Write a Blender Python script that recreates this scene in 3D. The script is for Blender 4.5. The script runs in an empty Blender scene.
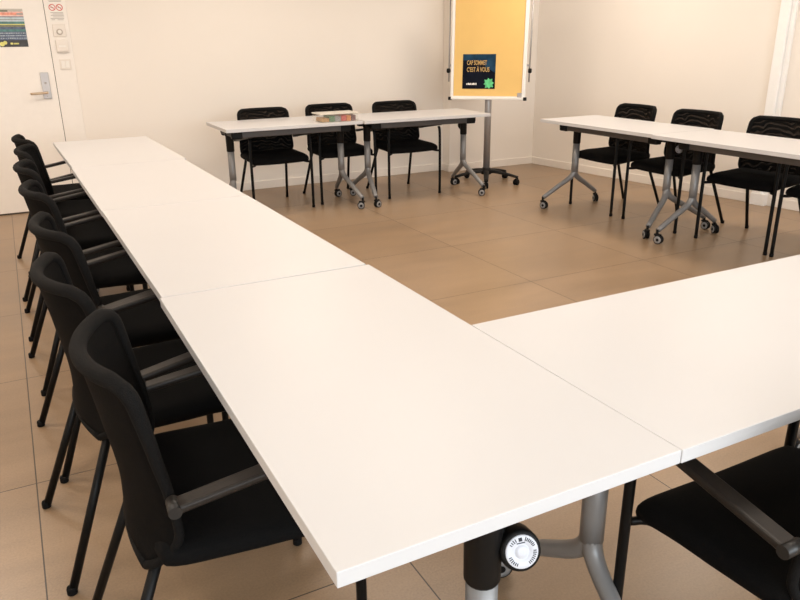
import bpy, bmesh, math, random
from mathutils import Vector, Matrix
random.seed(4)
C = bpy.context.scene.collection
PI = math.pi

# ------------------------------------------------------------------ materials
def new_mat(name):
    m = bpy.data.materials.new(name); m.use_nodes = True
    nt = m.node_tree
    return m, nt, nt.nodes['Principled BSDF']

def mat(name, col, rough=0.5, metal=0.0, noise=0.0, nscale=20.0, bump=0.0, bscale=200.0, spec=0.5, coat=0.0):
    m, nt, b = new_mat(name)
    N, L = nt.nodes, nt.links
    b.inputs['Roughness'].default_value = rough
    b.inputs['Metallic'].default_value = metal
    b.inputs['Specular IOR Level'].default_value = spec
    if coat: b.inputs['Coat Weight'].default_value = coat
    tc = N.new('ShaderNodeTexCoord')
    nz = N.new('ShaderNodeTexNoise'); nz.inputs['Scale'].default_value = nscale
    L.new(tc.outputs['Object'], nz.inputs['Vector'])
    rp = N.new('ShaderNodeValToRGB')
    rp.color_ramp.elements[0].position = 0.3; rp.color_ramp.elements[1].position = 0.7
    a, c = 1 - noise, 1 + noise
    rp.color_ramp.elements[0].color = (col[0]*a, col[1]*a, col[2]*a, 1)
    rp.color_ramp.elements[1].color = (min(col[0]*c, 1), min(col[1]*c, 1), min(col[2]*c, 1), 1)
    L.new(nz.outputs['Fac'], rp.inputs['Fac']); L.new(rp.outputs['Color'], b.inputs['Base Color'])
    if bump:
        n2 = N.new('ShaderNodeTexNoise'); n2.inputs['Scale'].default_value = bscale
        L.new(tc.outputs['Object'], n2.inputs['Vector'])
        bp = N.new('ShaderNodeBump'); bp.inputs['Strength'].default_value = bump; bp.inputs['Distance'].default_value = 0.002
        L.new(n2.outputs['Fac'], bp.inputs['Height']); L.new(bp.outputs['Normal'], b.inputs['Normal'])
    return m

def mesh_fabric(name, ripple=1.0):
    """open-weave chair mesh: woven threads with see-through gaps and the broad rippled pattern the weave makes"""
    m, nt, b = new_mat(name)
    N, L = nt.nodes, nt.links
    tc = N.new('ShaderNodeTexCoord')
    wv = N.new('ShaderNodeTexWave'); wv.wave_type = 'RINGS'; wv.rings_direction = 'X'
    wv.inputs['Scale'].default_value = 10.0; wv.inputs['Distortion'].default_value = 9.0
    wv.inputs['Detail'].default_value = 1.5; wv.inputs['Detail Scale'].default_value = 1.2
    L.new(tc.outputs['Object'], wv.inputs['Vector'])
    rp = N.new('ShaderNodeValToRGB')
    rp.color_ramp.elements[0].position = 0.55; rp.color_ramp.elements[0].color = (0.0035, 0.0032, 0.003, 1)
    rp.color_ramp.elements[1].position = 1.0; rp.color_ramp.elements[1].color = (0.0035+0.024*ripple, 0.0032+0.0165*ripple, 0.003+0.012*ripple, 1)
    L.new(wv.outputs['Fac'], rp.inputs['Fac']); L.new(rp.outputs['Color'], b.inputs['Base Color'])
    b.inputs['Roughness'].default_value = 0.8; b.inputs['Specular IOR Level'].default_value = 0.08
    # fine knit bump
    vz = N.new('ShaderNodeTexVoronoi'); vz.inputs['Scale'].default_value = 260
    L.new(tc.outputs['Object'], vz.inputs['Vector'])
    bp = N.new('ShaderNodeBump'); bp.inputs['Strength'].default_value = 0.5; bp.inputs['Distance'].default_value = 0.001
    L.new(vz.outputs['Distance'], bp.inputs['Height']); L.new(bp.outputs['Normal'], b.inputs['Normal'])
    tr = N.new('ShaderNodeBsdfTransparent')
    mr = N.new('ShaderNodeMapRange'); mr.inputs['From Min'].default_value = 0.5; mr.inputs['From Max'].default_value = 1.0
    mr.inputs['To Min'].default_value = 0.006; mr.inputs['To Max'].default_value = 0.012 + 0.10*ripple
    L.new(wv.outputs['Fac'], mr.inputs['Value'])
    mx = N.new('ShaderNodeMixShader')
    L.new(mr.outputs['Result'], mx.inputs['Fac']); L.new(b.outputs['BSDF'], mx.inputs[1]); L.new(tr.outputs['BSDF'], mx.inputs[2])
    L.new(mx.outputs['Shader'], N['Material Output'].inputs['Surface'])
    return m

TILE, TX, TY = 0.905, 2.32, 2.59
def floor_mat():
    m, nt, b = new_mat('floor_tiles')
    N, L = nt.nodes, nt.links
    g = N.new('ShaderNodeNewGeometry')
    mp = N.new('ShaderNodeMapping'); mp.inputs['Location'].default_value = (-TX + 20*TILE, -TY + 20*TILE, 0)
    L.new(g.outputs['Position'], mp.inputs['Vector'])
    br = N.new('ShaderNodeTexBrick'); br.offset = 0.0; br.offset_frequency = 1; br.squash = 1.0
    br.inputs['Scale'].default_value = 1.0; br.inputs['Brick Width'].default_value = TILE; br.inputs['Row Height'].default_value = TILE
    br.inputs['Mortar Size'].default_value = 0.0022; br.inputs['Mortar Smooth'].default_value = 0.2; br.inputs['Bias'].default_value = 0.0
    br.inputs['Color1'].default_value = FLOOR_A; br.inputs['Color2'].default_value = FLOOR_B
    br.inputs['Mortar'].default_value = (0.055, 0.038, 0.025, 1)
    L.new(mp.outputs['Vector'], br.inputs['Vector'])
    # cloudy, slightly streaked cement look
    mp2 = N.new('ShaderNodeMapping'); mp2.inputs['Scale'].default_value = (0.8, 3.2, 1)
    L.new(g.outputs['Position'], mp2.inputs['Vector'])
    nz = N.new('ShaderNodeTexNoise'); nz.inputs['Scale'].default_value = 1.6; nz.inputs['Detail'].default_value = 6; nz.inputs['Roughness'].default_value = 0.62
    L.new(mp2.outputs['Vector'], nz.inputs['Vector'])
    r1 = N.new('ShaderNodeMapRange'); r1.inputs['From Min'].default_value = 0.3; r1.inputs['From Max'].default_value = 0.7
    r1.inputs['To Min'].default_value = 0.86; r1.inputs['To Max'].default_value = 1.12
    L.new(nz.outputs['Fac'], r1.inputs['Value'])
    n3 = N.new('ShaderNodeTexNoise'); n3.inputs['Scale'].default_value = 160; n3.inputs['Detail'].default_value = 2
    L.new(g.outputs['Position'], n3.inputs['Vector'])
    r3 = N.new('ShaderNodeMapRange'); r3.inputs['From Min'].default_value = 0.3; r3.inputs['From Max'].default_value = 0.7
    r3.inputs['To Min'].default_value = 0.9; r3.inputs['To Max'].default_value = 1.08
    L.new(n3.outputs['Fac'], r3.inputs['Value'])
    mu = N.new('ShaderNodeMath'); mu.operation = 'MULTIPLY'
    L.new(r1.outputs['Result'], mu.inputs[0]); L.new(r3.outputs['Result'], mu.inputs[1])
    vm = N.new('ShaderNodeVectorMath'); vm.operation = 'SCALE'
    L.new(br.outputs['Color'], vm.inputs[0]); L.new(mu.outputs['Value'], vm.inputs['Scale'])
    L.new(vm.outputs['Vector'], b.inputs['Base Color'])
    rr = N.new('ShaderNodeMapRange'); rr.inputs['To Min'].default_value = 0.24; rr.inputs['To Max'].default_value = 0.42
    L.new(nz.outputs['Fac'], rr.inputs['Value']); L.new(rr.outputs['Result'], b.inputs['Roughness'])
    b.inputs['Specular IOR Level'].default_value = 0.45
    bp = N.new('ShaderNodeBump'); bp.inputs['Strength'].default_value = 0.4; bp.inputs['Distance'].default_value = 0.002
    iv = N.new('ShaderNodeMath'); iv.operation = 'SUBTRACT'; iv.inputs[0].default_value = 1.0
    L.new(br.outputs['Fac'], iv.inputs[1]); L.new(iv.outputs['Value'], bp.inputs['Height']); L.new(bp.outputs['Normal'], b.inputs['Normal'])
    return m

def emit(name, col, s):
    m, nt, b = new_mat(name)
    b.inputs['Base Color'].default_value = (*col, 1)
    b.inputs['Emission Color'].default_value = (*col, 1); b.inputs['Emission Strength'].default_value = s
    return m

def clear_plastic(name, tint=(1, 1, 1), keep=0.35):
    m, nt, b = new_mat(name)
    N, L = nt.nodes, nt.links
    b.inputs['Base Color'].default_value = (*tint, 1); b.inputs['Roughness'].default_value = 0.15
    tr = N.new('ShaderNodeBsdfTransparent'); mx = N.new('ShaderNodeMixShader'); mx.inputs['Fac'].default_value = 1 - keep
    L.new(b.outputs['BSDF'], mx.inputs[1]); L.new(tr.outputs['BSDF'], mx.inputs[2])
    L.new(mx.outputs['Shader'], N['Material Output'].inputs['Surface'])
    return m

FLOOR_A = (0.340, 0.228, 0.138, 1); FLOOR_B = (0.298, 0.199, 0.120, 1)
M = dict(
    floor=floor_mat(),
    wall=mat('wall_paint', (0.86, 0.795, 0.72), 0.85, noise=0.012, nscale=1.5, bump=0.1, bscale=120),
    ceiling=mat('ceiling_paint', (0.82, 0.78, 0.72), 0.9, noise=0.01),
    skirting=mat('skirting_paint', (0.86, 0.795, 0.72), 0.55, noise=0.01),
    door=mat('door_paint', (0.88, 0.825, 0.76), 0.5, noise=0.01),
    casing=mat('casing_paint', (0.88, 0.825, 0.76), 0.55, noise=0.01),
    post=mat('gloss_white_trim', (0.93, 0.91, 0.885), 0.4, noise=0.01),
    gap=mat('gap_shade', (0.06, 0.045, 0.033), 0.9),  # shade of the door gaps, put into a dark colour
    table=mat('white_laminate', (0.605, 0.592, 0.59), 0.42, noise=0.006, nscale=3, spec=0.4),
    edge=mat('white_edge_band', (0.605, 0.592, 0.59), 0.45, noise=0.01),
    grey=mat('grey_metallic_paint', (0.235, 0.23, 0.228), 0.4, metal=0.25, noise=0.03),
    rail=mat('rail_grey', (0.10, 0.09, 0.085), 0.5, metal=0.2, noise=0.03),
    blackp=mat('black_plastic', (0.006, 0.0056, 0.0055), 0.5, noise=0.1, spec=0.2),
    blackm=mat('black_steel', (0.004, 0.0038, 0.0036), 0.42, noise=0.1, spec=0.18),
    seat=mat('black_seat_fabric', (0.0035, 0.0033, 0.0033), 0.9, noise=0.25, nscale=300, bump=0.3, bscale=500, spec=0.12),
    mesh=mesh_fabric('black_mesh_fabric', 0.06), mesh2=mesh_fabric('rippled_black_mesh_fabric', 1.0),
    border=mat('black_knit_border', (0.0058, 0.0053, 0.005), 0.8, noise=0.35, nscale=420, bump=0.6, bscale=420, spec=0.12),
    pad=mat('armrest_plastic', (0.020, 0.0155, 0.0125), 0.42, noise=0.12, nscale=90, spec=0.35),
    capg=mat('armrest_cap', (0.016, 0.014, 0.0125), 0.4, noise=0.05),
    rubber=mat('rubber', (0.006, 0.0055, 0.0055), 0.8, noise=0.1, spec=0.15),
    wheel=mat('grey_wheel', (0.24, 0.23, 0.225), 0.45, noise=0.05),
    knob=mat('white_knob_plastic', (0.62, 0.63, 0.68), 0.4, noise=0.01),
    ink=mat('dark_print', (0.02, 0.02, 0.024), 0.6),
    inkgrey=mat('grey_print', (0.42, 0.38, 0.35), 0.7),
    yellow=mat('yellow_board', (0.75, 0.49, 0.165), 0.75, noise=0.02, nscale=6),
    alu=mat('white_aluminium', (0.82, 0.79, 0.75), 0.35, metal=0.1, noise=0.01),
    silver=mat('silver_tube', (0.38, 0.36, 0.35), 0.38, metal=0.5, noise=0.03),
    chrome=mat('satin_steel', (0.52, 0.50, 0.50), 0.4, metal=0.2, noise=0.02),
    brass=mat('warm_lever_metal', (0.62, 0.47, 0.33), 0.3, metal=0.7, noise=0.02),
    navy=mat('navy_print', (0.005, 0.007, 0.014), 0.8, noise=0.3, nscale=12, spec=0.1),
    blue=mat('blue_print', (0.014, 0.045, 0.085), 0.8, noise=0.35, nscale=14, spec=0.1),
    gold=mat('gold_print', (0.52, 0.33, 0.11), 0.5, noise=0.05),
    green=mat('green_print', (0.10, 0.52, 0.20), 0.5, noise=0.25, nscale=30),
    paper=mat('white_paper', (0.86, 0.82, 0.76), 0.7, noise=0.01),
    red=mat('red_print', (0.62, 0.09, 0.07), 0.6),
    pgrey=mat('poster_grey', (0.55, 0.51, 0.45), 0.6, noise=0.05, nscale=40),
    polive=mat('poster_olive', (0.20, 0.20, 0.13), 0.6, noise=0.2, nscale=60),
    psalmon=mat('poster_salmon', (0.80, 0.33, 0.24), 0.6, noise=0.25, nscale=40),
    ppink=mat('poster_pink', (0.80, 0.58, 0.52), 0.6, noise=0.1, nscale=40),
    plblue=mat('poster_pale_blue', (0.50, 0.58, 0.62), 0.6, noise=0.15, nscale=30),
    pteal=mat('poster_teal', (0.09, 0.22, 0.21), 0.6, noise=0.35, nscale=30),
    pslate=mat('poster_slate', (0.10, 0.13, 0.20), 0.6, noise=0.4, nscale=45),
    pdark=mat('poster_dark', (0.055, 0.055, 0.06), 0.6, noise=0.2, nscale=30),
    pyel=mat('poster_yellow', (0.75, 0.72, 0.22), 0.6, noise=0.1, nscale=40),
    switch=mat('switch_plastic', (0.80, 0.73, 0.65), 0.4, noise=0.01),
    switchd=mat('switch_groove', (0.50, 0.43, 0.36), 0.6, noise=0.02),
    box=clear_plastic('clear_plastic', (0.95, 0.86, 0.70), 0.07),
    boxlid=clear_plastic('frosted_plastic', (0.80, 0.74, 0.64), 0.72),
    cgreen=mat('green_pack', (0.06, 0.17, 0.08), 0.5, noise=0.25, nscale=60),
    cred=mat('coral_pack', (0.50, 0.06, 0.055), 0.5, noise=0.1, nscale=60),
    corange=mat('orange_pack', (0.58, 0.20, 0.05), 0.5, noise=0.1, nscale=60),
    cpurple=mat('plum_pack', (0.12, 0.03, 0.05), 0.5, noise=0.25, nscale=60),
    cgreyp=mat('grey_pack', (0.28, 0.27, 0.28), 0.5, noise=0.15, nscale=60),
    ctan=mat('tan_pack', (0.42, 0.23, 0.08), 0.5, noise=0.15, nscale=60),
    lamp=emit('lamp_diffuser', (1.0, 0.88, 0.76), 4.5),
)

# ------------------------------------------------------------------ mesh helpers
def B(): return bmesh.new()
def box(bm, x0, x1, y0, y1, z0, z1, mtx=None, mi=0):
    vs = [bm.verts.new(Vector(p)) for p in ((x0,y0,z0),(x1,y0,z0),(x1,y1,z0),(x0,y1,z0),(x0,y0,z1),(x1,y0,z1),(x1,y1,z1),(x0,y1,z1))]
    if mtx is not None:
        for v in vs: v.co = mtx @ v.co
    fs = [bm.faces.new([vs[i] for i in f]) for f in ((3,2,1,0),(4,5,6,7),(0,1,5,4),(1,2,6,5),(2,3,7,6),(3,0,4,7))]
    for f in fs: f.material_index = mi
    return vs
def rbox(bm, x0, x1, y0, y1, z0, z1, r=0.004, seg=2, mtx=None, mi=0):
    t = bmesh.new(); box(t, x0, x1, y0, y1, z0, z1)
    bmesh.ops.bevel(t, geom=t.edges[:], offset=r, segments=seg, affect='EDGES', profile=0.5)
    merge(bm, t, mtx, mi)
def merge(bm, t, mtx=None, mi=0):
    mp = {}
    for v in t.verts: mp[v] = bm.verts.new(mtx @ v.co if mtx is not None else v.co)
    for f in t.faces:
        try:
            g = bm.faces.new([mp[v] for v in f.verts]); g.material_index = mi if mi else f.material_index; g.smooth = f.smooth
        except ValueError: pass
    t.free()
def tube(bm, pts, r, n=10, caps=True, mi=0, flat=1.0, up=None):
    """tube along a polyline; r a number or one per point; flat squashes the section along its second axis"""
    pts = [Vector(p) for p in pts]; k = len(pts)
    rs = r if isinstance(r, (list, tuple)) else [r]*k
    rings = []; u = None
    for i, p in enumerate(pts):
        if i == 0: t = pts[1]-pts[0]
        elif i == k-1: t = pts[-1]-pts[-2]
        else: t = (pts[i+1]-p).normalized() + (p-pts[i-1]).normalized()
        t.normalize()
        if u is None:
            u = (Vector(up) if up is not None else (Vector((0,0,1)) if abs(t.z) < .9 else Vector((1,0,0))))
        u = (u - t*u.dot(t)).normalized(); w = t.cross(u)
        rings.append([bm.verts.new(p + (u*math.cos(2*PI*j/n)*flat + w*math.sin(2*PI*j/n))*rs[i]) for j in range(n)])
    for a, b in zip(rings, rings[1:]):
        for j in range(n):
            f = bm.faces.new((a[j], a[(j+1)%n], b[(j+1)%n], b[j])); f.smooth = True; f.material_index = mi
    if caps:
        f = bm.faces.new(rings[0][::-1]); f.material_index = mi
        f = bm.faces.new(rings[-1]); f.material_index = mi
def lathe(bm, prof, n=20, mtx=None, mi=0):
    """profile of (radius, z) turned about z"""
    rings = []
    for r, z in prof:
        ring = [bm.verts.new((mtx @ Vector((r*math.cos(2*PI*j/n), r*math.sin(2*PI*j/n), z))) if mtx is not None else Vector((r*math.cos(2*PI*j/n), r*math.sin(2*PI*j/n), z))) for j in range(n)]
        rings.append(ring)
    for a, b in zip(rings, rings[1:]):
        for j in range(n):
            f = bm.faces.new((a[j], a[(j+1)%n], b[(j+1)%n], b[j])); f.smooth = True; f.material_index = mi
    f = bm.faces.new(rings[0][::-1]); f.material_index = mi
    f = bm.faces.new(rings[-1]); f.material_index = mi
def smooth_path(pts, n=6):
    """Catmull-Rom through the points"""
    P = [Vector(p) for p in pts]; out = []
    Q = [P[0]*2-P[1]] + P + [P[-1]*2-P[-2]]
    for i in range(1, len(Q)-2):
        a, b, c, d = Q[i-1], Q[i], Q[i+1], Q[i+2]
        for k in range(n):
            t = k/n
            out.append(0.5*((2*b)+(c-a)*t+(2*a-5*b+4*c-d)*t*t+(3*b-a-3*c+d)*t**3))
    out.append(P[-1]); return out
def prism(bm, pts, y0, y1, mtx=None, mi=0):
    """polygon in x,z extruded from y0 to y1"""
    a = [Vector((p[0], y0, p[1])) for p in pts]; b = [Vector((p[0], y1, p[1])) for p in pts]
    if mtx is not None: a = [mtx @ v for v in a]; b = [mtx @ v for v in b]
    a = [bm.verts.new(v) for v in a]; b = [bm.verts.new(v) for v in b]
    n = len(a); fs = [bm.faces.new(a), bm.faces.new(b[::-1])]
    for i in range(n): fs.append(bm.faces.new((a[i], b[i], b[(i+1)%n], a[(i+1)%n])))
    for f in fs: f.material_index = mi

def obj(name, bm, m, parent=None, fix=True):
    if fix: bmesh.ops.recalc_face_normals(bm, faces=bm.faces[:])
    me = bpy.data.meshes.new(name); bm.to_mesh(me); bm.free()
    for x in (m if isinstance(m, (list, tuple)) else [m]): me.materials.append(x)
    o = bpy.data.objects.new(name, me); C.objects.link(o)
    if parent is not None: o.parent = parent
    return o
def tag(o, label, cat, group=None):
    o['label'] = label; o['category'] = cat
    if group: o['group'] = group
    return o
def thing(name, label, cat, loc=(0,0,0), rz=0.0, group=None):
    o = bpy.data.objects.new(name, None); C.objects.link(o); o.empty_display_size = 0.1
    o.location = loc; o.rotation_euler = (0, 0, rz)
    return tag(o, label, cat, group)
def struct(name, bm, m, parent=None):
    o = obj(name, bm, m, parent)
    if parent is None: o['kind'] = 'structure'
    return o
def children(o): return [c for c in C.objects if c.parent == o]
def dup(root, loc, rz, label):
    kids = {}
    for o in C.objects:
        if o.parent: kids.setdefault(o.parent.name, []).append(o)
    r = root.copy(); C.objects.link(r); r.location = loc; r.rotation_euler = (0, 0, rz); r['label'] = label
    def rec(src, dst):
        for ch in kids.get(src.name, []):
            c = ch.copy(); C.objects.link(c); c.parent = dst
            rec(ch, c)
    rec(root, r)
    return r

# ------------------------------------------------------------------ room shell
FAR, STEP, SX = 6.22, 6.08, 3.87
XL, YN, HC = -1.9, -2.9, 2.62
CR = Vector((4.98, STEP))                      # corner of far wall and right wall
RD = Vector((0.118, -0.993))                   # right wall runs towards the viewer
NR = CR + RD*((STEP-YN)/0.993)                 # right wall's near end
bm = B(); box(bm, XL-.1, 6.6, YN-.1, FAR+.2, -0.06, 0.0); struct('floor', bm, M['floor'])
bm = B(); box(bm, XL-.1, 6.6, YN-.1, FAR+.2, HC, HC+0.06); struct('ceiling', bm, M['ceiling'])
DX0, DX1, DH = -0.80, 0.12, 2.06               # door opening
bm = B()
box(bm, XL, DX0, FAR, FAR+.12, 0, HC); box(bm, DX1, SX, FAR, FAR+.12, 0, HC); box(bm, DX0, DX1, FAR, FAR+.12, DH, HC)
box(bm, SX, CR.x+.12, STEP, FAR+.12, 0, HC)
struct('wall_far', bm, M['wall'])
rang = math.atan2(RD.y, RD.x)
MR = Matrix.Translation((CR.x, CR.y, 0)) @ Matrix.Rotation(rang, 4, 'Z')     # x along right wall, +y out of the room? (left of heading)
RL = (NR-CR).length
bm = B(); box(bm, -.02, RL+.1, 0, .12, 0, HC, MR); struct('wall_right', bm, M['wall'])
bm = B(); box(bm, XL-.12, XL, YN, FAR+.12, 0, HC); struct('wall_left', bm, M['wall'])
# near wall with a wide window (behind the viewer)
WX0, WX1, WZ0, WZ1 = -1.5, 3.7, 0.85, 2.35
bm = B()
box(bm, XL, WX0, YN-.15, YN, 0, HC); box(bm, WX1, NR.x+.2, YN-.15, YN, 0, HC)
box(bm, WX0, WX1, YN-.15, YN, 0, WZ0); box(bm, WX0, WX1, YN-.15, YN, WZ1, HC)
struct('wall_near', bm, M['wall'])
bm = B()
for i in range(5):
    x = WX0 + (WX1-WX0)*i/4; box(bm, x-.03, x+.03, YN-.10, YN-.04, WZ0, WZ1)
box(bm, WX0, WX1, YN-.10, YN-.04, WZ0, WZ0+.05); box(bm, WX0, WX1, YN-.10, YN-.04, WZ1-.05, WZ1)
struct('window_1', bm, M['post'])
# skirting boards
SK = 0.078
bm = B(); rbox(bm, DX1+.17, SX, FAR-.012, FAR, 0, SK, .003); struct('baseboard_far', bm, M['skirting'])
bm = B(); rbox(bm, SX-.012, SX, STEP-.012, FAR-.012, 0, SK, .003); rbox(bm, SX, CR.x-.001, STEP-.012, STEP, 0, SK, .003); struct('baseboard_step', bm, M['skirting'])
P0, P1 = 2.72, 2.84                            # white pipe casing on the right wall, metres along it
bm = B(); rbox(bm, .012, P0, -.012, 0, 0, SK, .003, 2, MR); rbox(bm, P1, RL, -.012, 0, 0, SK, .003, 2, MR); struct('baseboard_right', bm, M['skirting'])
bm = B(); rbox(bm, P0, P0+.085, -.055, 0, 0, HC, .008, 3, MR); rbox(bm, P0+.085, P1, -.03, 0, 0, HC, .006, 3, MR)
rbox(bm, P0-.004, P1+.004, -.062, 0, 0, .10, .004, 2, MR)
struct('trim_1', bm, M['post'])

# door in the far wall, with casing strip on its latch side
d = bpy.data.objects.new('door_1', None); C.objects.link(d); d['kind'] = 'structure'; d.location = (DX1, FAR, 0)
bm = B(); rbox(bm, DX0-DX1+.004, -.004, -.006, .03, .012, DH-.005, .003); leaf = obj('door_leaf', bm, M['door'], d)
bm = B(); rbox(bm, -.115, -.052, -.020, -.006, .935, 1.145, .004, 3)
lathe(bm, [(.009, 0), (.009, .003), (.006, .004)], 12, Matrix.Translation((-.085, -.020, 1.06)) @ Matrix.Rotation(PI/2, 4, 'X'), 1)
lathe(bm, [(.005, 0), (.005, .002)], 10, Matrix.Translation((-.085, -.020, .955)) @ Matrix.Rotation(PI/2, 4, 'X'), 1)
pl = obj('handle_plate', bm, [M['chrome'], M['inkgrey']], d)
bm = B(); tube(bm, [(-.082, -.02, .985), (-.082, -.065, .985)], .010, 12)
tube(bm, smooth_path([(-.082, -.065, .985), (-.105, -.072, .985), (-.14, -.07, .983), (-.21, -.066, .98)], 4), .0095, 12)
obj('lever', bm, M['brass'], d)
bm = B(); box(bm, DX0-DX1, 0, -.002, .03, 0, .012); obj('threshold_gap', bm, M['gap'], d)  # dark strip painted as the shade under the leaf
bm = B(); box(bm, -.0035, 0, -.003, .03, 0, DH); obj('latch_gap', bm, M['gap'], d)  # thin dark strip painted as the shadow line beside the leaf
bm = B(); rbox(bm, DX1, DX1+.165, FAR-.006, FAR, 0, DH+.07, .004); rbox(bm, DX0-.07, DX1, FAR-.006, FAR, DH+.001, DH+.07, .004)
rbox(bm, DX0-.07, DX0, FAR-.006, FAR, 0, DH, .004)
struct('trim_2', bm, M['casing'])

# ------------------------------------------------------------------ lettering helper
def text_bm(s, size, align='CENTER', depth=0.0012, bold=0.0, xs=1.0):
    cu = bpy.data.curves.new('txt', 'FONT'); cu.body = s; cu.size = size; cu.align_x = align; cu.align_y = 'CENTER'
    cu.extrude = depth/2; cu.offset = bold; cu.resolution_u = 3
    o = bpy.data.objects.new('txt', cu); C.objects.link(o)
    dg = bpy.context.evaluated_depsgraph_get(); dg.update()
    me = bpy.data.meshes.new_from_object(o.evaluated_get(dg))
    bpy.data.objects.remove(o); bpy.data.curves.remove(cu)
    bm = bmesh.new(); bm.from_mesh(me); bpy.data.meshes.remove(me)
    for v in bm.verts: v.co.x *= xs
    return bm
UP = Matrix.Rotation(PI/2, 4, 'X')              # lays lettering from the xy plane into xz, facing -y

# ------------------------------------------------------------------ poster and wall fittings by the door
po = thing('poster', 'colourful striped paper poster taped on the white door', 'poster', (DX1-.263, FAR-.0075, 1.345))
PW, PH = 0.215, 0.285
bm = B(); box(bm, -PW/2, PW/2, -.0012, 0, 0, PH); obj('sheet', bm, M['paper'], po)
bands = [(0, .052, 'pdark'), (.052, .115, 'pslate'), (.115, .132, 'pteal'), (.132, .150, 'pslate'), (.150, .166, 'polive'), (.166, .172, 'pyel'), (.172, .190, 'pteal'),
         (.190, .203, 'plblue'), (.203, .207, 'polive'), (.207, .222, 'plblue'), (.222, .228, 'pslate'), (.228, .238, 'ppink'), (.238, .258, 'psalmon'), (.258, .268, 'ppink'), (.268, .285, 'pgrey')]
PW -= .012
for a, b_, k in bands:
    bm = B(); box(bm, -PW/2, PW/2, -.0020, -.0012, a, b_); obj('printed_band', bm, M[k], po)
bm = B(); box(bm, -PW/2, -.005, -.0026, -.0020, .262, .275); box(bm, .0, .09, -.0026, -.0020, .266, .269); obj('header_print', bm, M['polive'], po)
bm = B(); box(bm, .055, .10, -.0026, -.002, .240, .254); obj('corner_print', bm, M['inkgrey'], po)
bm = B(); lathe(bm, [(.017, 0), (.017, .0007)], 16, Matrix.Translation((-.085, -.002, .022)) @ UP); lathe(bm, [(.014, 0), (.014, .0007)], 16, Matrix.Translation((-.062, -.002, .032)) @ UP)
obj('round_logo', bm, M['pyel'], po)
bm = B(); rbox(bm, -.025, -.008, -.0026, -.002, .018, .032, .0002); 
for i in range(5): box(bm, -.003+i*.008, .003+i*.008, -.0026, -.002, .019, .030)
obj('footer_print', bm, M['pyel'], po)
for k in range(3):
    bm = B()
    for i in range(16):
        w = random.uniform(.004, .010); x = -.098+i*.0125; box(bm, x, x+w, -.0026, -.002, .062+k*.019, .069+k*.019)
    obj('text_line', bm, M['plblue'], po)

cx = DX1+.085
s = thing('warning_sign', 'white sign with two red prohibition rings on the door casing', 'sign', (cx, FAR-.0065, 1.53))
bm = B(); rbox(bm, -.058, .058, -.002, 0, 0, .19, .0006, 1); obj('sheet', bm, M['paper'], s)
bm = B()
for k in (-1, 1):
    t = bmesh.new()
    ring = [(.0195, 0), (.0255, 0), (.0255, .001), (.0195, .001), (.0195, 0)]
    n = 24; mt = Matrix.Translation((k*.027, -.002, .112)) @ UP; rows = []
    for r, z in ring[:-1]: rows.append([bm.verts.new(mt @ Vector((r*math.cos(2*PI*j/n), r*math.sin(2*PI*j/n), z))) for j in range(n)])
    for a in range(4):
        A_, B_ = rows[a], rows[(a+1) % 4]
        for j in range(n): bm.faces.new((A_[j], A_[(j+1)%n], B_[(j+1)%n], B_[j]))
    t.free()
    box(bm, -.021, .021, -.0005, .0005, -.0025, .0025, Matrix.Translation((k*.027, -.0025, .112)) @ Matrix.Rotation(PI/4, 4, 'Y'))
obj('prohibition_ring', bm, M['red'], s)
bm = B()
for k in (-1, 1): box(bm, k*.027-.012, k*.027+.012, -.0023, -.0019, .109, .114)
for z, w in ((.165, .05), (.172, .05), (.155, .045)): box(bm, -w, w, -.0025, -.0019, z, z+.004)
for z, a, b_ in ((.070, -.045, .05), (.060, -.03, .05), (.050, -.045, .052), (.038, -.03, .05), (.026, -.05, .05), (.016, -.045, -.02), (.016, .0, .045)): box(bm, a, b_, -.0025, -.0019, z, z+.0045)
obj('printed_text', bm, M['inkgrey'], s)
s = thing('call_plate', 'white wall plate with a round button under the warning sign', 'wall plate', (cx, FAR-.0065, 1.418))
bm = B(); rbox(bm, -.048, .048, -.010, 0, 0, .098, .004, 3); obj('plate', bm, M['switch'], s)
bm = B(); lathe(bm, [(.024, 0), (.024, .004), (.020, .006)], 24, Matrix.Translation((0, -.010, .038)) @ UP); obj('button_ring', bm, M['switchd'], s)
bm = B(); lathe(bm, [(.015, 0), (.015, .009), (.012, .011)], 24, Matrix.Translation((0, -.010, .038)) @ UP); obj('button', bm, M['paper'], s)
s = thing('thermostat', 'plain white rectangular control box below the round button plate', 'thermostat', (cx+.003, FAR-.0065, 1.295))
bm = B(); rbox(bm, -.045, .045, -.022, 0, 0, .10, .004, 3); obj('housing', bm, M['switch'], s)
bm = B(); rbox(bm, -.026, .026, -.024, -.021, .042, .058, .001); obj('display', bm, M['paper'], s)
bm = B(); box(bm, -.038, .038, -.0225, -.0218, .008, .014); obj('grille', bm, M['switchd'], s)
s = thing('light_switch', 'white double light switch above the door handle level on casing', 'light switch', (cx+.006, FAR-.0065, 1.16))
bm = B(); rbox(bm, -.042, .042, -.009, 0, 0, .084, .004, 3); obj('plate', bm, M['switch'], s)
for k in (-1, 1):
    bm = B(); rbox(bm, k*.016-.0145, k*.016+.0145, -.013, -.008, .014, .070, .002); obj('rocker', bm, M['paper'], s)

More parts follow.
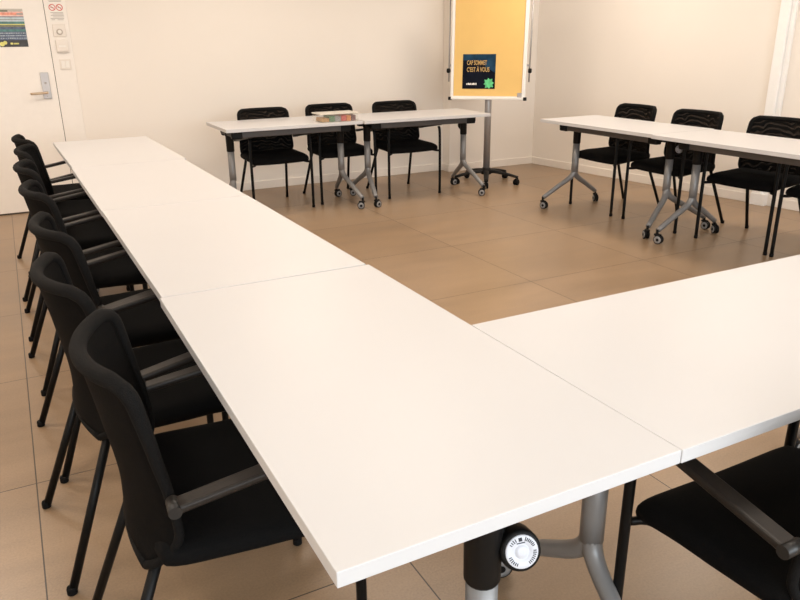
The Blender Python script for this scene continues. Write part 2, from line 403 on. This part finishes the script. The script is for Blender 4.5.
# ------------------------------------------------------------------ tables
TH, TT = 0.735, 0.0255
def caster_bm(x, y, sw):
    bm = B()
    mt = Matrix.Translation((x, y, 0)) @ Matrix.Rotation(sw, 4, 'Z')
    tube(bm, [mt @ Vector((0, 0, .062)), mt @ Vector((0, 0, .098))], .009, 10)
    ax = Matrix.Translation((.016, 0, .031)) @ Matrix.Rotation(PI/2, 4, 'X')
    for k in (-1, 1):                           # twin wheels
        off = Matrix.Translation((0, k*.012, 0))
        lathe(bm, [(.024, -.007), (.031, -.005), (.031, .005), (.024, .007)], 18, mt @ off @ ax, 0)
        lathe(bm, [(.026, .0), (.026, .0075), (.017, .0085)] if k < 0 else [(.017, -.0085), (.026, -.0075), (.026, 0)], 18, mt @ off @ ax, 1)
        lathe(bm, [(.011, .0), (.011, .0095)] if k < 0 else [(.011, -.0095), (.011, 0)], 12, mt @ off @ ax, 0)
    rbox(bm, -.012, .034, -.006, .006, .025, .070, .003, 2, mt, 0)
    lathe(bm, [(.020, .058), (.020, .068), (.012, .072)], 14, mt)
    return bm
def make_table(label, x, y, rz, L=1.2, W=0.605, knob_end=-1, zlift=0.0, fy=0.0, swivel=(.3, -.4, 2.7, .2), gaps=(.1, .1), splay=(.055, .055), name='folding_table', group='white folding tables'):
    t = thing(name, label, 'table', (x, y, 0), rz, group)
    H = TH + zlift
    bm = B(); rbox(bm, -L/2, L/2, -W/2, W/2, H-TT, H, .0014, 2); obj('tabletop', bm, M['table'], t)
    for e in (-1, 1):
        bm = B(); rbox(bm, -L/2+gaps[0]+.05, L/2-gaps[1]-.05, fy+e*.15-.019, fy+e*.15+.019, H-TT-.060, H-TT-.012, .006, 2)
        obj('rail', bm, M['rail'], t)
    for k, s_ in enumerate((-1, 1)):
        fx = s_*(L/2-gaps[k]); o_ = s_*splay[k]
        bm = B()
        tube(bm, [(fx, 0, H-TT-.18), (fx, 0, .36), (fx, 0, .295)], .0275, 16)
        fr = obj('leg_frame', bm, M['grey'], t); fr.location = (0, fy, 0)
        for q, e in enumerate((-1, 1)):
            p = smooth_path([(fx, 0, .365), (fx+o_*.04, e*.004, .293), (fx+o_*.2, e*.042, .243), (fx+o_*.55, e*.150, .178), (fx+o_, e*.288, .092)], 5)
            n = len(p)
            bm = B(); tube(bm, p, [.0265 - .0085*i/(n-1) for i in range(n)], 14); obj('splayed_foot', bm, M['grey'], fr)
            obj('caster', caster_bm(fx+o_, e*.292, swivel[k*2+q]), [M['blackp'], M['wheel']], fr)
        bm = B()
        lathe(bm, [(.028, H-TT-.180), (.0308, H-TT-.175), (.0318, H-TT-.06), (.036, H-TT-.05), (.036, H-TT-.002)], 20, Matrix.Translation((fx, 0, 0)))
        rbox(bm, fx-.028, fx+.028, -.175, .175, H-TT-.050, H-TT-.0005, .008, 2)
        xa, xb = sorted((fx+s_*.024, fx-s_*.062))
        for e in (-1, 1): rbox(bm, xa, xb, e*.15-.028, e*.15+.028, H-TT-.066, H-TT-.0005, .010, 3)
        obj('sleeve', bm, M['blackp'], fr)
        if s_ == knob_end:
            # round release knob on the outer end of the sleeve, turned a little up and aside
            ax = Vector((s_*.86, .26*s_*-1, .30)).normalized()
            q0 = Vector((fx+s_*.042, s_*.032, H-TT-.110))
            rot = ax.to_track_quat('Z', 'Y').to_matrix().to_4x4()
            mt = Matrix.Translation(q0) @ rot
            bm = B(); lathe(bm, [(.030, -.05), (.0345, -.035), (.0345, -.002), (.033, .003), (.0285, .005)], 28, mt)
            tube(bm, [(fx, 0, q0.z+.012), (fx-s_*.018, q0.y*.9, q0.z)], .026, 14)
            obj('knob_housing', bm, M['blackp'], t)
            bm = B(); lathe(bm, [(.0275, .004), (.0275, .0065), (.0262, .0075), (.0145, .0075), (.0135, .006), (.011, .006), (.0105, .0075), (.004, .0075)], 28, mt)
            kn = obj('release_knob', bm, M['knob'], t)
            bm = B()
            for a0, a1, nn in ((20, 75, 7), (-62, 5, 8), (112, 150, 4), (195, 250, 6)):
                for i in range(nn):
                    a = math.radians(a0 + (a1-a0)*(i+.5)/nn + 0.0)
                    mm = mt @ Matrix.Rotation(a, 4, 'Z') @ Matrix.Translation((.0215, 0, .0075))
                    h_ = random.uniform(.0022, .0034)
                    box(bm, -h_, h_, -.0008, .0008, 0, .0004, mm)
            mm = mt @ Matrix.Rotation(math.radians(95), 4, 'Z') @ Matrix.Translation((.0205, 0, .0075))
            box(bm, -.003, .003, -.003, .003, 0, .0005, mm); box(bm, -.0065, -.005, -.007, .007, 0, .0005, mm)
            obj('knob_print', bm, M['ink'], t)
    return t
def place(label, nx, ny, ang, **k):
    """table by its near corner: (nx, ny) is the corner at local (-L/2, -W/2)"""
    L, W = k.get('L', 1.2), k.get('W', .605)
    c, s_ = math.cos(ang), math.sin(ang)
    return make_table(label, nx + c*L/2 - s_*W/2, ny + s_*L/2 + c*W/2, ang, **k)
# long row: its length runs away from the viewer (local x -> +y), so the corner used is the near one on the aisle side
def place_row(label, x0, y0, lean, **k):
    L, W = k.get('L', 1.2), k.get('W', .605)
    a = PI/2 + lean
    ux, uy = math.cos(a), math.sin(a)            # along
    vx, vy = -uy, ux                             # local +y = towards -x
    return make_table(label, x0 + ux*L/2 - vx*W/2, y0 + uy*L/2 - vy*W/2, a, **k)
place_row('white folding table at the near end of the long row, round white knob showing', 0.000, 0.000, 0.000, L=1.197, W=.612, fy=.012, gaps=(.1, .06))
place_row('white folding table, second from the near end of the long row', 0.006, 1.200, 0.010, L=1.196, W=.60, knob_end=1)
place_row('white folding table, third from the near end of the long row', -0.008, 2.400, 0.012, L=1.205, W=.60, knob_end=1, gaps=(.1, .045))
place_row('white folding table at the far end of the long row, near the door', -0.018, 3.610, 0.018, L=1.235, W=.61, knob_end=1, gaps=(.1, .05))
place('white folding table joining the near end of the long row at a right angle', 0.6122, -0.002, -0.001, L=1.3, W=.634, knob_end=1, zlift=.0006, gaps=(.13, .05))
place('white folding table before the far wall with the clear plastic box on it', 1.168, 4.905, -0.005, L=1.142, W=.645, fy=-.040, knob_end=1, gaps=(.092, .090), splay=(.05, .065))
place('white folding table before the far wall beside the yellow flipchart', 2.318, 4.880, -0.045, L=1.215, W=.62, fy=-.018, knob_end=1, gaps=(.137, .11), splay=(.05, .055))
RA = PI/2*3 + 0.012   # right-hand row: length runs towards the viewer
def place_right(label, x0, y0, **k):
    """corner at the far, room side; length towards the viewer, depth towards the right wall"""
    L, W = k.get('L', 1.2), k.get('W', .605)
    ux, uy = math.cos(RA), math.sin(RA); vx, vy = -uy, ux
    return make_table(label, x0 + ux*L/2 + vx*W/2, y0 + uy*L/2 + vy*W/2, RA, **k)
place_right('white folding table by the side wall, the one reaching towards the room corner', 3.602, 4.210, L=1.225, W=.60, knob_end=1, gaps=(.123, .105), splay=(.045, .13))
place_right('white folding table by the side wall, the one in front of the white trim post', 3.588, 2.978, L=1.19, W=.60, knob_end=0, gaps=(.155, .05), splay=(.02, .06))

# ------------------------------------------------------------------ chairs
def bx(s_, t):
    """back surface: s across (-1..1), t up (0..1); concave towards the sitter, leaning back, rolled back a little at the top"""
    k = math.sin(min(1, t/.24)*PI/2)
    hw = .188 + .046*k - .020*max(0, (t-.25)/.75)
    y = s_*hw
    x = -.172 + .004*math.sin(min(1, t/.6)*PI) - .042*max(0, (t-.25)/.75)**1.5 + (.022 + .060*k - .010*t)*s_*s_
    z = .402 + .404*t + .003*s_*s_*t*t
    return Vector((x, y, z))
def edge_w(t):
    r = .10
    if t > 1-r: return 1 - .17*(1 - math.sqrt(max(0, 1-((t-(1-r))/r)**2)))
    if t < .05: return .93 + .07*math.sin((t/.05)*PI/2)
    return 1.0
def make_chair(label):
    t = thing('stacking_armchair', label, 'chair', (0,0,0), 0, 'black mesh-back stacking armchairs')
    # seat cushion
    bm = B(); n = 18; D, W, H = .405, .505, .066; top = {}; bot = {}
    for i in range(n+1):
        for j in range(n+1):
            u, v = -1+2*i/n, -1+2*j/n
            uu, vv = math.sin(u*PI/2), math.sin(v*PI/2)
            kx = 1-.06*abs(vv)**9; ky = 1-(.05 if uu > 0 else .09)*abs(uu)**9
            x = .065 + uu*D/2*kx; y = vv*W/2*ky*(1+.02*uu)
            e = max(abs(uu), abs(vv)); th = math.sqrt(max(0, 1-e**12))
            z0 = .430 + .006*abs(vv)**2 - .012*max(0, uu-.2)**2*2 + .006*max(0, -uu)
            top[i, j] = bm.verts.new((x, y, z0 + H*.5*th)); 
            bot[i, j] = top[i, j] if (i in (0, n) or j in (0, n)) else bm.verts.new((x, y, z0 - H*.42*th))
    for i in range(n):
        for j in range(n):
            f = bm.faces.new((top[i,j], top[i+1,j], top[i+1,j+1], top[i,j+1])); f.smooth = True
            g = [bot[i,j], bot[i,j+1], bot[i+1,j+1], bot[i+1,j]]
            f = bm.faces.new(g); f.smooth = True
    obj('seat', bm, M['seat'], t)
    # mesh back panel with a little thickness
    bm = B(); ns, nt_ = 16, 20; F = {}
    for side in (0, 1):
        for i in range(ns+1):
            for j in range(nt_+1):
                tt = j/nt_; s_ = (-1+2*i/ns)*edge_w(tt)
                p = bx(s_, tt); p.x += (-.007 if side else .007)
                F[side, i, j] = bm.verts.new(p)
        for i in range(ns):
            for j in range(nt_):
                f = bm.faces.new((F[side,i,j], F[side,i+1,j], F[side,i+1,j+1], F[side,i,j+1])); f.smooth = True
    rim = [(i, 0) for i in range(ns)] + [(ns, j) for j in range(nt_)] + [(i, nt_) for i in range(ns, 0, -1)] + [(0, j) for j in range(nt_, 0, -1)]
    for a, b_ in zip(rim, rim[1:]+rim[:1]): bm.faces.new((F[0,a[0],a[1]], F[0,b_[0],b_[1]], F[1,b_[0],b_[1]], F[1,a[0],a[1]]))
    obj('back_mesh', bm, M['mesh'], t)
    # padded border roll: thick along the top, slimmer down the sides
    path = []; rad = []
    for j in range(0, 37):
        tt = j/36; path.append(bx(-edge_w(tt), tt)); rad.append(.0095 + .0065*max(0, tt-.35)/.65)
    for i in range(1, 24):
        s_ = -edge_w(1) + 2*edge_w(1)*i/24; path.append(bx(s_, 1.0)); rad.append(.0165)
    for j in range(36, -1, -1):
        tt = j/36; path.append(bx(edge_w(tt), tt)); rad.append(.0095 + .0065*max(0, tt-.35)/.65)
    for i in range(1, 12):
        s_ = edge_w(0) - 2*edge_w(0)*i/12; path.append(bx(s_, 0.0)); rad.append(.0095)
    path.append(bx(-edge_w(0), 0.0)); rad.append(.0095)
    bm = B(); tube(bm, path, rad, 12); obj('back_border', bm, M['border'], t)
    R_ = .0118
    for e in (-1, 1):
        # front leg: from the floor up to the armrest
        bm = B(); tube(bm, smooth_path([(.262, e*.264, .004), (.262, e*.264, .30), (.260, e*.262, .56), (.250, e*.256, .616)], 4), R_, 12)
        lg = obj('leg', bm, M['blackm'], t)
        bm = B(); lathe(bm, [(.0115, 0), (.0134, .002), (.0134, .018), (.0121, .022)], 14, Matrix.Translation((.262, e*.264, 0))); obj('foot_cap', bm, M['rubber'], lg)
        # rear leg: splays back from the bottom of the backrest and carries on inside it
        bm = B(); tube(bm, [(-.290, e*.226, .004), (-.128, e*.180, .424)], R_, 12)
        lg = obj('leg', bm, M['blackm'], t)
        bm = B(); lathe(bm, [(.0115, 0), (.0134, .002), (.0134, .018), (.0121, .022)], 14, Matrix.Translation((-.290, e*.226, 0))); obj('foot_cap', bm, M['rubber'], lg)
        # armrest: flat pad rising slightly to the front, capped at the rear
        bm = B()
        a, b_ = Vector((-.092, e*.264, .578)), Vector((.278, e*.258, .637))
        dirv = (b_-a).normalized(); rot = dirv.to_track_quat('X', 'Z').to_matrix().to_4x4()
        ln = (b_-a).length
        rbox(bm, 0, ln, -.020, .020, -.010, .008, .006, 3, Matrix.Translation(a) @ rot)
        ar = obj('armrest', bm, M['pad'], t)
        bm = B(); tube(bm, [a + Vector((-.002, -e*.019, 0)), a + Vector((-.002, e*.024, 0))], .0125, 14); obj('armrest_cap', bm, M['capg'], ar)
    # seat frame under the cushion
    bm = B()
    for e in (-1, 1):
        tube(bm, smooth_path([(.262, e*.258, .396), (.215, e*.215, .402), (0, e*.19, .415), (-.120, e*.17, .418)], 4), .0095, 10)
    tube(bm, [(.15, -.20, .414), (.15, .20, .414)], .0095, 10)
    tube(bm, [(-.120, -.17, .418), (-.120, .17, .418)], .0095, 10)
    obj('seat_frame', bm, M['blackm'], t)
    return t
row = 'black mesh-back armchair tucked under the long white row, %s'
chairs = [
    (-.016, 0.735, -.06,  row % 'nearest the viewer'),
    (-.064, 1.325, .085, row % 'second from the near end'),
    (-.048, 1.908, .11, row % 'third from the near end'),
    (-.061, 2.622, .07, row % 'fourth from the near end'),
    (-.070, 3.275, .01, row % 'fifth from the near end'),
    (-.055, 3.905, -.10, row % 'sixth from the near end'),
    (-.057, 4.500, .12,  row % 'last one, close to the door'),
    (1.672, 5.425, -PI/2+.02, 'black mesh-back armchair at the far wall table, farthest from the flipchart'),
    (2.308, 5.487, -PI/2, 'black mesh-back armchair at the far wall behind the clear plastic box'),
    (2.932, 5.405, -PI/2, 'black mesh-back armchair at the far wall table, next to the yellow flipchart'),
    (4.178, 3.872, PI-.05,  'black mesh-back armchair at the side wall table, nearest the room corner'),
    (4.185, 3.240, PI,  'black mesh-back armchair at the side wall, second from the room corner'),
    (4.232, 2.565, PI+.09,  'black mesh-back armchair at the side wall, just beyond the white trim post'),
    (4.255, 1.965, PI,  'black mesh-back armchair at the side wall tables, fourth from the room corner'),
    (1.014, -0.034, PI/2, 'black mesh-back armchair pushed under the table joining the long row'),
]
base = None
for x, y, rz, lab in chairs:
    if base is None:
        base = make_chair(lab); base.location = (x, y, 0); base.rotation_euler = (0, 0, rz)
    else:
        ch = dup(base, (x, y, 0), rz, lab)
        if x > 1.2:
            for o in children(ch):
                if o.name.startswith('back_mesh'): o.material_slots[0].link = 'OBJECT'; o.material_slots[0].material = M['mesh2']
        if x > 3.5: ch.scale = (1, 1, 1.018)

# ------------------------------------------------------------------ flipchart easel
fc = thing('flipchart_easel', 'mobile flipchart easel with yellow sheet on silver post by room corner', 'flipchart', (3.855, 5.345, 0), 0)
bm = B()
for k in range(5):
    a = math.radians(20 + 72*k)
    c, s_ = math.cos(a), math.sin(a)
    tube(bm, smooth_path([(0, 0, .118), (c*.10, s_*.10, .116), (c*.22, s_*.22, .098), (c*.325, s_*.325, .075)], 4), [.034, .032, .031, .030, .029, .028, .027, .026, .025, .024, .023, .022, .021], 10, flat=.6)
lathe(bm, [(.05, .09), (.055, .10), (.055, .135), (.042, .15)], 20)
bs = obj('star_base', bm, M['blackp'], fc)
for k in range(5):
    a = math.radians(20 + 72*k); c, s_ = math.cos(a)*.318, math.sin(a)*.318
    mt = Matrix.Translation((c, s_, 0)) @ Matrix.Rotation(a+1.1*k, 4, 'Z')
    bm = B()
    for e in (-1, 1): lathe(bm, [(.022, -.008), (.029, -.006), (.029, .006), (.022, .008)], 16, mt @ Matrix.Translation((.012, e*.014, .029)) @ Matrix.Rotation(PI/2, 4, 'X'))
    rbox(bm, -.016, .030, -.008, .008, .03, .066, .004, 2, mt); tube(bm, [mt @ Vector((0,0,.055)), mt @ Vector((0,0,.085))], .008, 8)
    obj('caster', bm, M['rubber'], bs)
BT = math.radians(-44)                           # board heading
bm = B(); lathe(bm, [(.033, .14), (.033, 1.30)], 24); obj('post', bm, M['silver'], fc)
LEAN = math.radians(4)
MB = Matrix.Rotation(BT, 4, 'Z') @ Matrix.Translation((0, -.065, .815)) @ Matrix.Rotation(-LEAN, 4, 'X')
BW, BH = .72, 1.05
bm = B(); rbox(bm, -BW/2+.01, BW/2-.01, 0, .016, .01, BH-.01, .002, 1, MB); obj('board_panel', bm, M['alu'], fc)
bm = B(); box(bm, -BW/2+.028, BW/2-.028, -.003, 0, .030, BH-.03, MB); obj('yellow_sheet', bm, M['yellow'], fc)
bm = B()
rbox(bm, -BW/2, -BW/2+.026, -.014, .020, 0, BH, .004, 2, MB); rbox(bm, BW/2-.034, BW/2, -.014, .020, 0, BH, .004, 2, MB)
rbox(bm, -BW/2+.02, BW/2-.02, -.014, .020, BH-.03, BH, .004, 2, MB)
obj('frame', bm, M['alu'], fc)
bm = B(); rbox(bm, -BW/2+.01, BW/2-.01, -.045, .018, -.004, .020, .005, 2, MB); tr_ = obj('pen_tray', bm, M['alu'], fc)
for e in (-1, 1):
    bm = B(); rbox(bm, e*BW/2-.014, e*BW/2+.014, -.048, .022, -.010, .022, .005, 2, MB); obj('corner_cap', bm, M['blackp'], fc)
    bm = B(); tube(bm, [MB @ Vector((e*(BW/2+.025), .020, .16)), MB @ Vector((e*(BW/2+.028), .020, BH-.05))], .007, 8); rbox(bm, min(e*BW/2, e*(BW/2+.032)), max(e*BW/2, e*(BW/2+.032)), .014, .026, .30, .32, .002, 1, MB); rbox(bm, min(e*BW/2, e*(BW/2+.035)), max(e*BW/2, e*(BW/2+.035)), .014, .026, BH-.12, BH-.10, .002, 1, MB)
    obj('side_arm', bm, M['silver'], fc)
    bm = B(); lathe(bm, [(.016, -.016), (.022, -.010), (.022, .010), (.016, .016)], 14, MB @ Matrix.Translation((e*(BW/2+.030), .018, .262)) @ Matrix.Rotation(PI/2, 4, 'Y')); lathe(bm, [(.009, 0), (.009, .02)], 10, MB @ Matrix.Translation((e*(BW/2+.030), .018, .262)) @ UP)
    obj('clamp_knob', bm, M['blackp'], fc)
bm = B(); rbox(bm, -.05, .05, .018, .06, .25, .55, .004, 2, MB); obj('mounting_bracket', bm, M['blackp'], fc)
bm = B(); rbox(bm, BW/2-.075, BW/2-.03, -.018, -.002, .018, .062, .006, 3, MB); obj('tray_corner', bm, M['silver'], fc)
# flyer pinned on the board
fl = thing('flyer', 'square dark blue flyer with gold lettering and green burst on yellow board', 'flyer', (3.855, 5.345, 0), 0)
FW = .315
MF = MB @ Matrix.Translation((-BW/2+.114+FW/2, -.004, .096))
bm = B(); box(bm, -FW/2, FW/2, -.0015, 0, 0, FW, MF); obj('sheet', bm, M['navy'], fl)
bm = B(); prism(bm, [(-FW/2, FW), (-FW/2, FW-.055), (.02, FW-.06), (.07, FW-.12), (FW/2, FW-.17), (FW/2, FW)], -.0022, -.0015, MF); obj('blue_artwork', bm, M['blue'], fl)
bm = B()
merge(bm, text_bm('CAP SOMMET', .058, 'LEFT', .0012, .0012, .54), MF @ Matrix.Translation((-.118, -.003, .236)) @ UP)
merge(bm, text_bm("C'EST \u00c0 VOUS", .058, 'LEFT', .0012, .0012, .60), MF @ Matrix.Translation((-.118, -.003, .174)) @ UP)
obj('lettering', bm, M['gold'], fl)
bm = B()
for i in range(8):
    w = .005 + .003*(i % 3); box(bm, -.118+i*.0125, -.118+i*.0125+w+.003, -.0024, -.0015, .036, .050+.004*(i % 2), MF)
obj('small_print', bm, M['paper'], fl)
bm = B()
pts = []
for i in range(16):
    a = 2*PI*i/16 + .12; r = (.050, .036)[i % 2] * (1.12 if i in (2, 6, 10, 14) else 1.0); pts.append((.098 + r*math.cos(a), .050 + r*math.sin(a)))
prism(bm, pts, -.0024, -.0015, MF); obj('green_burst', bm, M['green'], fl)

# ------------------------------------------------------------------ clear box of card packs on the far table
bxo = thing('plastic_box', 'clear lidded plastic box of coloured packs on the far wall table', 'box', (2.12, 5.03, TH+.0005), -.03)
bw, bd, bh = .33, .20, .062
bm = B()
for a in ((-bw/2, bw/2, -bd/2, -bd/2+.002, 0, bh), (-bw/2, bw/2, bd/2-.002, bd/2, 0, bh), (-bw/2, -bw/2+.002, -bd/2, bd/2, 0, bh), (bw/2-.002, bw/2, -bd/2, bd/2, 0, bh), (-bw/2, bw/2, -bd/2, bd/2, 0, .002)): box(bm, *a)
obj('tub', bm, M['box'], bxo)
bm = B(); rbox(bm, -bw/2-.006, bw/2+.006, -bd/2-.006, bd/2+.006, bh, bh+.008, .002); obj('lid', bm, M['boxlid'], bxo)
packs = [('card_pack', 'tan pack at one end inside the clear box', -.145, -.085, 'ctan', .03), ('card_pack', 'green pack inside the clear box', -.080, -.035, 'cgreen', .045),
         ('card_pack', 'grey and green pack in the middle of the clear box', -.032, .018, 'cgreyp', .042), ('card_pack', 'coral red pack inside the clear box', .022, .068, 'cred', .048),
         ('card_pack', 'orange pack inside the clear box', .071, .108, 'corange', .046), ('card_pack', 'dark plum pack at the end inside the clear box', .111, .150, 'cpurple', .044)]
for nm, lab, a, b_, k, h_ in packs:
    bm = B(); rbox(bm, a, b_, -.080, .070, 0, h_, .003, 2)
    o = obj(nm, bm, M[k]); o.location = (2.12, 5.03, TH+.003); o.rotation_euler = (0, 0, -.03); tag(o, lab, 'card pack', 'packs inside the plastic box')

# ------------------------------------------------------------------ ceiling lamps (the room's own lighting)
lamp_at = [(-1.0, 0.6), (-1.0, 2.5), (-1.0, 4.4), (1.5, 0.6), (1.5, 2.5), (1.5, 4.4), (4.0, 0.6), (4.0, 2.5), (4.0, 4.4)]
LW = 13.0
for i, (x, y) in enumerate(lamp_at):
    t = thing('ceiling_light', 'square white ceiling light panel, %s of nine' % ('first', 'second', 'third', 'fourth', 'fifth', 'sixth', 'seventh', 'eighth', 'ninth')[i], 'ceiling light', (x, y, HC), 0, 'ceiling light panels')
    bm = B()
    for a in ((-.31, .31, -.31, -.28), (-.31, .31, .28, .31), (-.31, -.28, -.28, .28), (.28, .31, -.28, .28)): rbox(bm, *a, -.03, 0, .003)
    obj('frame', bm, M['alu'], t)
    bm = B(); box(bm, -.28, .28, -.28, .28, -.012, -.004); obj('diffuser', bm, M['lamp'], t)
    li = bpy.data.lights.new('panel_lamp', 'AREA'); li.shape = 'SQUARE'; li.size = .55; li.energy = LW*(.45 if y < 1 else (1.0 if y < 4 else 1.22)); li.color = (1.0, .885, .765)
    lo = bpy.data.objects.new('panel_lamp', li); C.objects.link(lo); lo.location = (x, y, HC-.035)
# daylight through the near window
w = bpy.data.worlds.new('World'); bpy.context.scene.world = w; w.use_nodes = True
bg = w.node_tree.nodes['Background']; bg.inputs['Color'].default_value = (.86, .93, 1.0, 1); bg.inputs['Strength'].default_value = 1.0
li = bpy.data.lights.new('window_daylight', 'AREA'); li.shape = 'RECTANGLE'; li.size = WX1-WX0; li.size_y = WZ1-WZ0; li.energy = 125; li.color = (.82, .91, .98)
lo = bpy.data.objects.new('window_daylight', li); C.objects.link(lo); lo.location = ((WX0+WX1)/2, YN-.02, (WZ0+WZ1)/2)
lo.rotation_euler = Vector((0, -1, 0)).to_track_quat('Z', 'Y').to_euler()   # area lamps shine along their -Z

# ------------------------------------------------------------------ camera
cp, yaw, pitch, roll, fpx = Vector((-.2716, -.7084, 1.374)), -.4783, .3451, -.0121, 727.67
f = Vector((-math.sin(yaw)*math.cos(pitch), math.cos(yaw)*math.cos(pitch), -math.sin(pitch)))
r0 = Vector((math.cos(yaw), math.sin(yaw), 0)); u0 = r0.cross(f)
r = r0*math.cos(roll) + u0*math.sin(roll); u = -r0*math.sin(roll) + u0*math.cos(roll)
cam = bpy.data.cameras.new('Camera'); cam.sensor_width = 36; cam.lens = 36*fpx/800; cam.clip_start = .05; cam.clip_end = 100
co = bpy.data.objects.new('Camera', cam); C.objects.link(co)
co.matrix_world = Matrix(((r.x, u.x, -f.x, cp.x), (r.y, u.y, -f.y, cp.y), (r.z, u.z, -f.z, cp.z), (0, 0, 0, 1)))
sc = bpy.context.scene; sc.camera = co
vs = sc.view_settings; vs.view_transform = 'Standard'; vs.look = 'None'; vs.gamma = 1; vs.use_curve_mapping = False; vs.exposure = 0.29
sc.cycles.use_denoising = True; sc.cycles.max_bounces = 10; sc.cycles.transparent_max_bounces = 12
